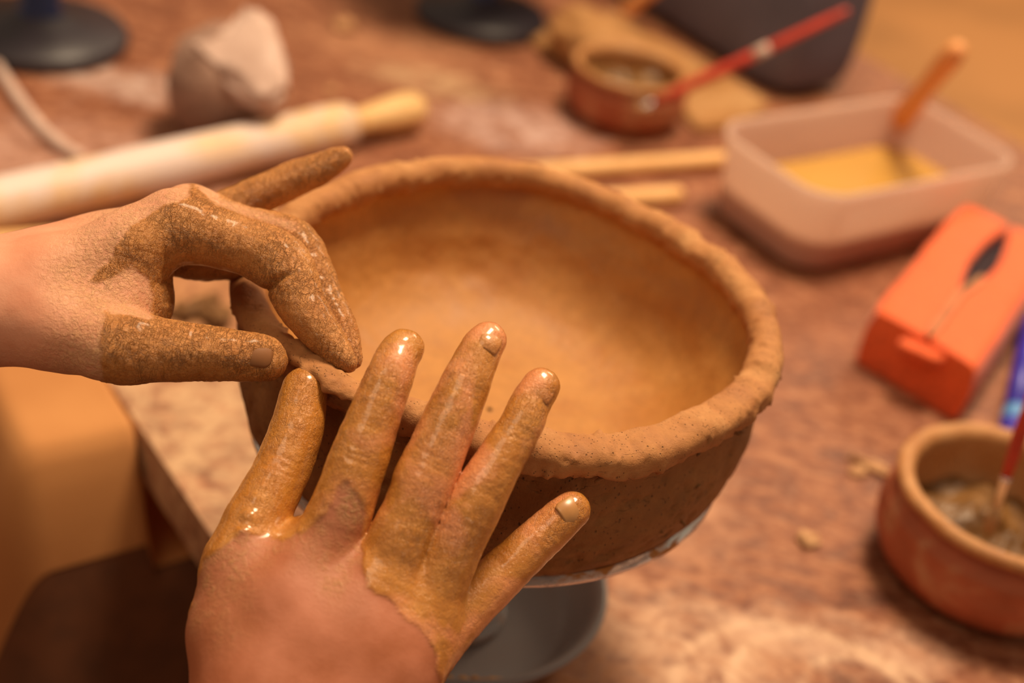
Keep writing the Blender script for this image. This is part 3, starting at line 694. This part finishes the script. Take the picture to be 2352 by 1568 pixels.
# torn slab: real thickness, leaning back on the lump
cen = atz(540, 140, .058); nrm = np.array([0.05, -0.66, 0.75]); nrm /= np.linalg.norm(nrm)
def onplane(x, y, off):
    d = ray(x, y); t = ((cen+nrm*off-cpos)@nrm)/(d@nrm); return cpos+d*t
bm = bmesh.new(); n_ = len(po_); top = [bm.verts.new(onplane(x, y, 0.004)) for x, y in po_]; bot = [bm.verts.new(onplane(x, y, 0.004)-nrm*0.022) for x, y in po_]
bm.faces.new(top[::-1]); bm.faces.new(bot)
for i in range(n_): bm.faces.new((top[i], top[(i+1) % n_], bot[(i+1) % n_], bot[i]))
bmesh.ops.recalc_face_normals(bm, faces=bm.faces[:]); bmesh.ops.bevel(bm, geom=bm.edges[:], offset=.004, segments=3, affect='EDGES')
bmesh.ops.triangulate(bm, faces=bm.faces[:]); bmesh.ops.subdivide_edges(bm, edges=bm.edges[:], cuts=2, use_grid_fill=True)
o = bmobj('torn_slab', bm, M_DUSTCLAY, lump); o.matrix_parent_inverse = linv; jitter(o, .0012, 90); part_label(o, 'lighter torn slab of clay')
# banding wheels
M_IRON = plain('dark_iron', (58, 46, 50), 0.45, 1.0); M_BLUE = plain('blue_black_enamel', (40, 50, 84), 0.35)
def wheel(px, py, R_, rc, hh, label):
    c = atz(px, py, 0); e = empty('banding_wheel', (c[0], c[1], 0), label, 'pottery wheel', 'dark banding wheels at the back of the table')
    V, Fc = lathe([(1e-5, 0), (R_*.98, 0), (R_, .003), (R_, .007), (R_*.96, .0105), (R_*.5, .014), (rc*1.7, .018), (1e-5, .027)], 64); obj('base', V, Fc, M_IRON, e)
    V, Fc = lathe([(1e-5, .016), (rc*1.25, .016), (rc*1.2, .022), (rc, .026), (rc, hh), (1e-5, hh)], 40); obj('column', V, Fc, M_BLUE, e)
    V, Fc = lathe([(1e-5, hh), (.07, hh), (.073, hh+.002), (.073, hh+.008), (.07, hh+.010), (1e-5, hh+.010)], 64); obj('wheel_head', V, Fc, M_IRON, e)
wheel(95, 92, .056, .0125, .17, 'dark round base with a blue-black column, cut by the top left corner')
wheel(1104, 48, .051, .0100, .17, 'dark round base with a blue-black column at the top centre')

# ------------------------------------------------------------------ terracotta pots, brushes
M_TERRA = clay_mat('terracotta', (160, 74, 38), (184, 90, 52), (204, 146, 98), 30, .75, pits=False)
M_SLIP = clay_mat('brown_slip', (92, 54, 18), (122, 76, 30), (164, 108, 52), 60, .45, .2, pits=False)
M_POTRIM = clay_mat('slip_covered_rim', (180, 108, 52), (202, 132, 74), (210, 146, 92), 40, .6)
M_RED = plain('red_lacquer', (214, 60, 38), 0.35); M_FERR = NT('brush_ferrule').set(color=(.8, .8, .82, 1), metal=1.0, rough=.25, normal=(0, 0, 0)).m
M_FERR.node_tree.nodes['Principled BSDF'].inputs['Normal'].default_value = (0, 0, 0)
M_BRIS = clay_mat('clay_caked_bristle', (180, 120, 70), (206, 146, 92), (222, 168, 116), 120, .8)
def pot(c, k, label, seed, slipz):
    e = empty('terracotta_pot', (c[0], c[1], 0), label, 'pot', 'small terracotta slip pots')
    V, Fc = lathe([(r*k, z*k) for r, z in [(1e-5, 0), (.030, 0), (.036, .001), (.043, .007), (.0478, .016), (.0488, .0235), (.0470, .0290), (.0476, .0302), (.0462, .0318), (.0432, .0350), (.0418, .0372), (.0420, .0388), (.0448, .0398), (.0460, .0415)]], 80); obj('body', V, Fc, M_TERRA, e)
    V, Fc = lathe([(r*k, z*k) for r, z in [(.0440, .0396), (.0462, .0408), (.0468, .0432), (.0452, .0452), (.0425, .0452), (.0400, .0435), (.0392, .040), (.0400, .034), (.0415, .024), (.040, .012), (.030, .006), (1e-5, .005)]], 80)
    o = obj('rim', V, Fc, M_POTRIM, e); jitter(o, .0004, 120, 3, seed)
    NV = 44; V = []; Fc = []
    for i in range(NV):
        for j in range(64):
            r = .0405*k*i/(NV-1); th = 2*math.pi*j/64; x, y = r*math.cos(th), r*math.sin(th)
            V.append((x, y, slipz*k+fbm(np.array([[x, y, seed*.1]]), 60, 4, seed)[0]*.0055*k))
    for i in range(NV-1):
        for j in range(64): Fc.append((i*64+j, (i+1)*64+j, (i+1)*64+(j+1) % 64, i*64+(j+1) % 64))
    o = obj('slip', V, Fc, M_SLIP, e); part_label(o, 'lumpy brown clay slip inside the pot'); return e
FP = atz(2242, 1316, 0); pot(FP, 1.06, 'terracotta pot of brown slip at the lower right, red brush inside', 5, .018)
BP = atz(1425, 268, 0); pot(BP, .86, 'small terracotta pot at the back, long red brush leaning in it', 9, .026)
def brush(tip, end, label, r=.0022, fer=.016, bris=.014, pale=False):
    tip = np.array(tip); end = np.array(end); d = (end-tip)/np.linalg.norm(end-tip); L = np.linalg.norm(end-tip)
    e = empty('paint_brush', tip, label, 'brush', 'red-handled brushes'); inv = Matrix.Translation(e.location).inverted(); out = []
    out.append(rod('bristles', tip, tip+d*bris, [(0, .0006), (bris*.2, r*1.1), (bris*.6, r*1.5), (bris, r*1.1)], M_BRIS))
    out.append(rod('ferrule', tip, tip+d*fer, [(bris*.95, r*1.1), (bris*.95+fer*.1, r*1.12), (bris+fer*.9, r*1.05), (bris+fer, r)], M_FERR))
    h0 = bris+fer*.98; H = L-h0
    out.append(rod('handle', tip, end, [(h0, r), (h0+H*.12, r*1.25), (h0+H*.3, r*1.45), (h0+H*.7, r*1.15), (h0+H*.97, r*.95), (h0+H*.995, r*.6), (L, r*.2)], M_RED))
    if pale: out.append(part_label(rod('print_band', tip, end, [(h0+H*.52, r*1.36), (h0+H*.60, r*1.32)], M_DUSTCLAY), 'pale worn band'))
    for o in out: o.parent = e; o.matrix_parent_inverse = inv
brush(atd(2268, 1226, 0.600), atd(2408, 800, 0.555), 'red-handled brush with silver ferrule standing in the lower right pot', .0021)
brush(atd(1462, 254, 0.930), atd(1950, 22, 0.90), 'long red-handled brush leaning out of the back pot', .0027, .006, .006, True)

# ------------------------------------------------------------------ translucent plastic box with water
BZ = .056
tl, nr, rt, bk = atz(1637, 290, BZ), atz(1885, 458, BZ), atz(2345, 385, BZ), atz(2112, 205, BZ)
ctr = (tl+nr+rt+bk)/4; e1 = ((rt-nr)+(bk-tl))/2; e2 = ((bk-rt)+(tl-nr))/2
a1 = math.atan2(e1[1], e1[0]); HX, HY = np.linalg.norm(e1)/2, abs(np.dot(e2, [-math.sin(a1), math.cos(a1), 0]))/2
bx = empty('plastic_box', (ctr[0], ctr[1], 0), 'open translucent plastic box of cloudy yellow water, wooden tool inside', 'container', rz=a1)
def rrect(hx, hy, r, n=8):
    out = []
    for cx_, cy_, a0 in ((hx-r, hy-r, 0), (-hx+r, hy-r, 90), (-hx+r, -hy+r, 180), (hx-r, -hy+r, 270)):
        for k in range(n+1):
            a = math.radians(a0+90*k/n); out.append((cx_+r*math.cos(a), cy_+r*math.sin(a)))
    return out
def ring_loft(rings):
    V = []; Fc = []; n = len(rings[0][0])
    for pts, z in rings: V += [(x, y, z) for x, y in pts]
    for i in range(len(rings)-1):
        for k in range(n): Fc.append((i*n+k, i*n+(k+1) % n, (i+1)*n+(k+1) % n, (i+1)*n+k))
    Fc.append(tuple(range(n-1, -1, -1))); Fc.append(tuple((len(rings)-1)*n+k for k in range(n))); return V, Fc
tpr = .006
bm_ = NT('milky_plastic'); dif = bm_.n('BsdfTranslucent'); dif.inputs[0].default_value = alb((253, 218, 190)); mx = bm_.n('MixShader'); mx.inputs[0].default_value = 0.62
bm_.set(color=alb((246, 200, 174)), rough=.35, trans=0.12, sss=0.0); bm_.l(bm_.b.outputs[0], mx.inputs[1]); bm_.l(dif.outputs[0], mx.inputs[2]); bm_.l(mx.outputs[0], bm_.out.inputs[0])
V, Fc = ring_loft([(rrect(HX-tpr-.006, HY-tpr-.006, .018), .0005), (rrect(HX-tpr-.001, HY-tpr-.001, .021), .004), (rrect(HX-tpr, HY-tpr, .022), .009), (rrect(HX-.002, HY-.002, .024), BZ-.004), (rrect(HX, HY, .025), BZ-.003), (rrect(HX, HY, .025), BZ), (rrect(HX-.0022, HY-.0022, .023), BZ+.0006),
                   (rrect(HX-.004, HY-.004, .022), BZ-.002), (rrect(HX-tpr-.0018, HY-tpr-.0018, .0205), .010), (rrect(HX-tpr-.003, HY-tpr-.003, .0195), .005), (rrect(HX-tpr-.008, HY-tpr-.008, .017), .0022)])
obj('box_body', V, Fc, bm_.m, bx)
wm = NT('cloudy_water'); wm.set(color=alb((206, 148, 70)), rough=.12, spec=.5, normal=wm.bump(wm.noise(40, 2), .0003, .3))
kz = .023; t_ = tpr*(1-(kz-.009)/(BZ-.013)); V, Fc = ring_loft([(rrect(HX-tpr-.0045, HY-tpr-.0045, .018), .0045), (rrect(HX-tpr-.0026, HY-tpr-.0026, .020), .009), (rrect(HX-t_-.0024, HY-t_-.0024, .021), kz)])
part_label(obj('water', V, Fc, wm.m, bx, False), 'cloudy yellow slip water')
s0 = atz(2020, 330, .010); s1 = atd(2204, 108, 0.86); Ls = float(np.linalg.norm(s1-s0))
o = rod('wooden_tool', s0, s1, [(0, .002), (.004, .0062), (.02, .0080), (Ls*.45, .0080), (Ls*.62, .0062), (Ls-.014, .0072), (Ls-.003, .0060), (Ls, .0018)], M_ORWOOD)
tag(o, 'orange-brown wooden tool handle leaning in the plastic box', 'tool')

# ------------------------------------------------------------------ orange pencil case, blue marker
CH = .036
A = atz(2008, 705, CH)[:2]; B = atz(2250, 842, CH)[:2]; C_ = atz(2222, 447, CH)[:2]
uy = (C_-A)/np.linalg.norm(C_-A); ux = np.array([uy[1], -uy[0]]); W_ = float((B-A)@ux); Lc = .172; SH = float((B-A)@uy)/W_
case = empty('pencil_case', (*((A+B)/2+uy*Lc/2), 0), 'orange zipped pencil case, half open, right of the bowl', 'pencil case', rz=math.atan2(ux[1], ux[0]))
M_OR = plain('orange_fabric', (250, 96, 34), .7, 1.05, nscale=300, sheen=.2); M_ZIP = plain('beige_zip_tape', (190, 122, 76), .8); M_DARK = plain('dark_lining', (46, 22, 30), .9)
hx, hy = W_/2+.001, Lc/2
def case_part():
    # shell with an open slit along its top; grid in x (across) and y (along)
    V = []; Fc = []; nu, nv = 44, 40
    for j in range(nv+1):
        y = -hy+2*hy*j/nv; e = abs(y)/hy; gap = .0008+.0062*max(0.0, math.sin(min(1, max(0, (j/nv-.34)/.62))*math.pi))**1.0; off = .002
        sc = 1-.05*e**6
        path = [(off-gap, CH-.006), (off-gap, CH-.001), (off-gap-.003, CH+.0006), (-hx+.006, CH), (-hx+.0015, CH-.002), (-hx, CH-.007), (-hx-.0015, CH*.5), (-hx, .005), (-hx+.004, .0008), (0, .0006), (hx-.004, .0008), (hx, .005), (hx+.0015, CH*.5), (hx, CH-.007), (hx-.0015, CH-.002), (hx-.006, CH), (off+gap+.003, CH+.0006), (off+gap, CH-.001), (off+gap, CH-.006)]
        pp = spline([(a, 0, b) for a, b in path], nu+1)
        for q in pp: V.append((q[0]*sc, y, q[2]*(1-.03*e**8)))
    for j in range(nv):
        for i in range(nu): Fc.append((j*(nu+1)+i, j*(nu+1)+i+1, (j+1)*(nu+1)+i+1, (j+1)*(nu+1)+i))
    for j in (0, nv): f_ = tuple(j*(nu+1)+i for i in range(nu+1)); Fc.append(f_ if j else f_[::-1])
    return V, Fc
V, Fc = case_part(); V = [(x, y+SH*x, z) for x, y, z in V]; o = obj('case_shell', V, Fc, M_OR, case); jitter(o, .0006, 60); bv = o.modifiers.new('bev', 'BEVEL'); bv.width = .0015; bv.segments = 2; bv.limit_method = 'ANGLE'
V = [(-.006, -hy*.7, CH-.008), (.010, -hy*.7, CH-.008), (.012, hy*.9, CH-.008), (-.008, hy*.9, CH-.008)]; V += [(x, y, z-.002) for x, y, z in V]; V = [(x, y+SH*x, z) for x, y, z in V]
o = obj('lining', V, [(0, 1, 2, 3), (7, 6, 5, 4), (0, 4, 5, 1), (1, 5, 6, 2), (2, 6, 7, 3), (3, 7, 4, 0)], M_DARK, case, False); part_label(o, 'dark lining seen through the open zip')
P = [(.0035+.0065*max(0, math.sin(min(1, max(0, (t-.34)/.62))*math.pi))-.002, -hy+2*hy*t, CH+.0006) for t in np.linspace(.01, .52, 30)]
P = [(x, y+SH*x, z) for x, y, z in P]; V, Fc = tube(P, [.0024]*30, 8, True, .35); part_label(obj('zip_tape', V, Fc, M_ZIP, case), 'beige zip tape')
P = [(.001+.0*t, -hy-.006+t*.0, CH-.004) for t in (0, 1)]
V, Fc = ring_loft([(rrect(.0115, .0042, .004), CH-.0015), (rrect(.012, .0045, .0043), CH), (rrect(.012, .0045, .0043), CH+.002), (rrect(.011, .004, .0038), CH+.003)])
o = obj('pull_tab', V, Fc, M_OR, case); o.location = (0.001, -hy-.0055, -.007)
M_MARK = plain('blue_plastic', (62, 48, 168), .35); M_CYAN = plain('cyan_label', (92, 150, 196), .4)
m0 = atz(2322, 1000, .0065); m1 = atz(2372, 760, .0065); md = (m1-m0)/np.linalg.norm(m1-m0)
mk = empty('marker_pen', (m0[0], m0[1], 0), 'blue marker pen with a cyan band beside the orange pencil case', 'marker'); inv = Matrix.Translation(mk.location).inverted()
for nm, pr, mt in (('cap_end', [(0, .0015), (.001, .0052), (.003, .0062), (.011, .0064)], M_MARK), ('label_band', [(.0105, .0065), (.0110, .0067), (.0225, .0067), (.0230, .0065)], M_CYAN), ('barrel', [(.022, .0064), (.085, .0064), (.088, .0068), (.128, .0066), (.130, .0055), (.131, .001)], M_MARK)):
    o = rod(nm, m0, m1, pr, mt, None, 28); o.parent = mk; o.matrix_parent_inverse = inv

# ------------------------------------------------------------------ back right: clay slab, mound, tool, bag
sp = [atz(x, y, 0) for x, y in [(1205, 95), (1290, 45), (1410, 40), (1500, 92), (1650, 178), (1765, 248), (1700, 300), (1600, 310), (1500, 210), (1380, 150), (1260, 135)]]
bm = bmesh.new(); n_ = len(sp); tv = [bm.verts.new((p[0], p[1], .006)) for p in sp]; bv_ = [bm.verts.new((p[0], p[1], .0003)) for p in sp]
bm.faces.new(tv); bm.faces.new(bv_[::-1])
for i in range(n_): bm.faces.new((tv[i], bv_[i], bv_[(i+1) % n_], tv[(i+1) % n_]))
bmesh.ops.recalc_face_normals(bm, faces=bm.faces[:]); bmesh.ops.bevel(bm, geom=bm.edges[:], offset=.002, segments=2, affect='EDGES')
o = bmobj('clay_slab', bm, M_TANCLAY, None, False); tag(o, 'flat tan clay slab in front of the dark grey bag', 'clay')
o = bmobj('clay_mound', blob(atz(1375, 105, .022), .034, 1.25, .65, .62, 14, .22, 4), M_TANCLAY); tag(o, 'tan clay mound on the slab behind the back pot', 'clay')
o = rod('modelling_tool', atz(1432, 28, .016), atz(1530, -45, .05), rounded_profile(float(np.linalg.norm(atz(1432, 28, .016)-atz(1530, -45, .05))), .0058, .8), M_ORWOOD); tag(o, 'thin wooden tool at the top edge beside the grey bag', 'tool')
M_BAG = plain('dark_grey_cloth', (108, 94, 100), .85, 1.0, nscale=20)
b0 = atz(1800, 238, 0); sB = float(b0@ED); nB = float(b0@EN)
V = []; Fc = []; rings = []
def sup(hx_, hy_, n, e=11):
    return [(hx_*np.sign(math.cos(a))*abs(math.cos(a))**(2/e), hy_*np.sign(math.sin(a))*abs(math.sin(a))**(2/e)) for a in np.linspace(0, 2*math.pi, n, endpoint=False)]
HS, HN = .17, .034
for i, (z, k) in enumerate([(0.0, .90), (.004, .96), (.015, 1.0), (.06, 1.02), (.12, 1.01), (.18, .99), (.24, .96), (.28, .90), (.295, .75), (.30, .4)]): rings.append(([(x*k*(1+.0*z), y*k*(1+.12*math.sin(z*30))) for x, y in sup(HS, HN, 64)], z))
V, Fc = ring_loft(rings); bag = empty('cloth_bag', tuple(tp(sB-HS*.98-.004, nB+HN*.97, .004)), 'dark grey cloth bag standing near the far table edge', 'bag', rz=math.atan2(ED[1], ED[0]))
o = obj('bag_body', V, Fc, M_BAG, bag); sb = o.modifiers.new('s', 'SUBSURF'); sb.levels = sb.render_levels = 1; jitter(o, .004, 14, 3, 5)
P = spline([(-.05, -.02, .29), (-.05, -.02, .36), (0, -.02, .39), (.05, -.02, .36), (.05, -.02, .29)], 24); V, Fc = tube(P, [.006]*24, 10, True, .4); obj('carry_strap', V, Fc, M_BAG, bag)

# ------------------------------------------------------------------ crumbs lying on the table
crumbs = [(790, 55, .0075, 'crumb', 'pale clay crumb on the bare table behind the rolling pin'), (1858, 1238, .0042, 'crumb', 'small pale crumb between the bowl and the lower right pot'),
          (2012, 1072, .0052, 'shard', 'long pale clay shard left of the lower right pot'), (1975, 1082, .0035, 'crumb', 'small pale bit beside the clay shard'),
          (430, 712, .0065, 'dark', 'brown clay bit seen through the loop of thumb and finger, lefthand'), (492, 722, .0075, 'dark', 'brown clay bit seen through the loop of thumb and finger, righthand'),
          (480, 690, .0050, 'dark', 'brown clay bit seen through the finger loop, topmost'), (760, 205, .0035, 'crumb', 'tiny crumb just behind the rolling pin barrel'), (1010, 60, .004, 'dark', 'brown crumb by the dark wheel base')]
for i, (x, y, r, kd, lab) in enumerate(crumbs):
    c = atz(x, y, r*.4); sx = 2.4 if kd == 'shard' else 1.25
    o = bmobj('clay_crumb', blob(c, r, sx, .55 if kd == 'shard' else 1, .35 if kd == 'shard' else .5, (-0.38/1.3 if kd == 'shard' else i+200), .5, 3), M_DARKCRUMB if kd == 'dark' else M_CRUMB); tag(o, lab, 'clay crumb', 'clay crumbs on the table')
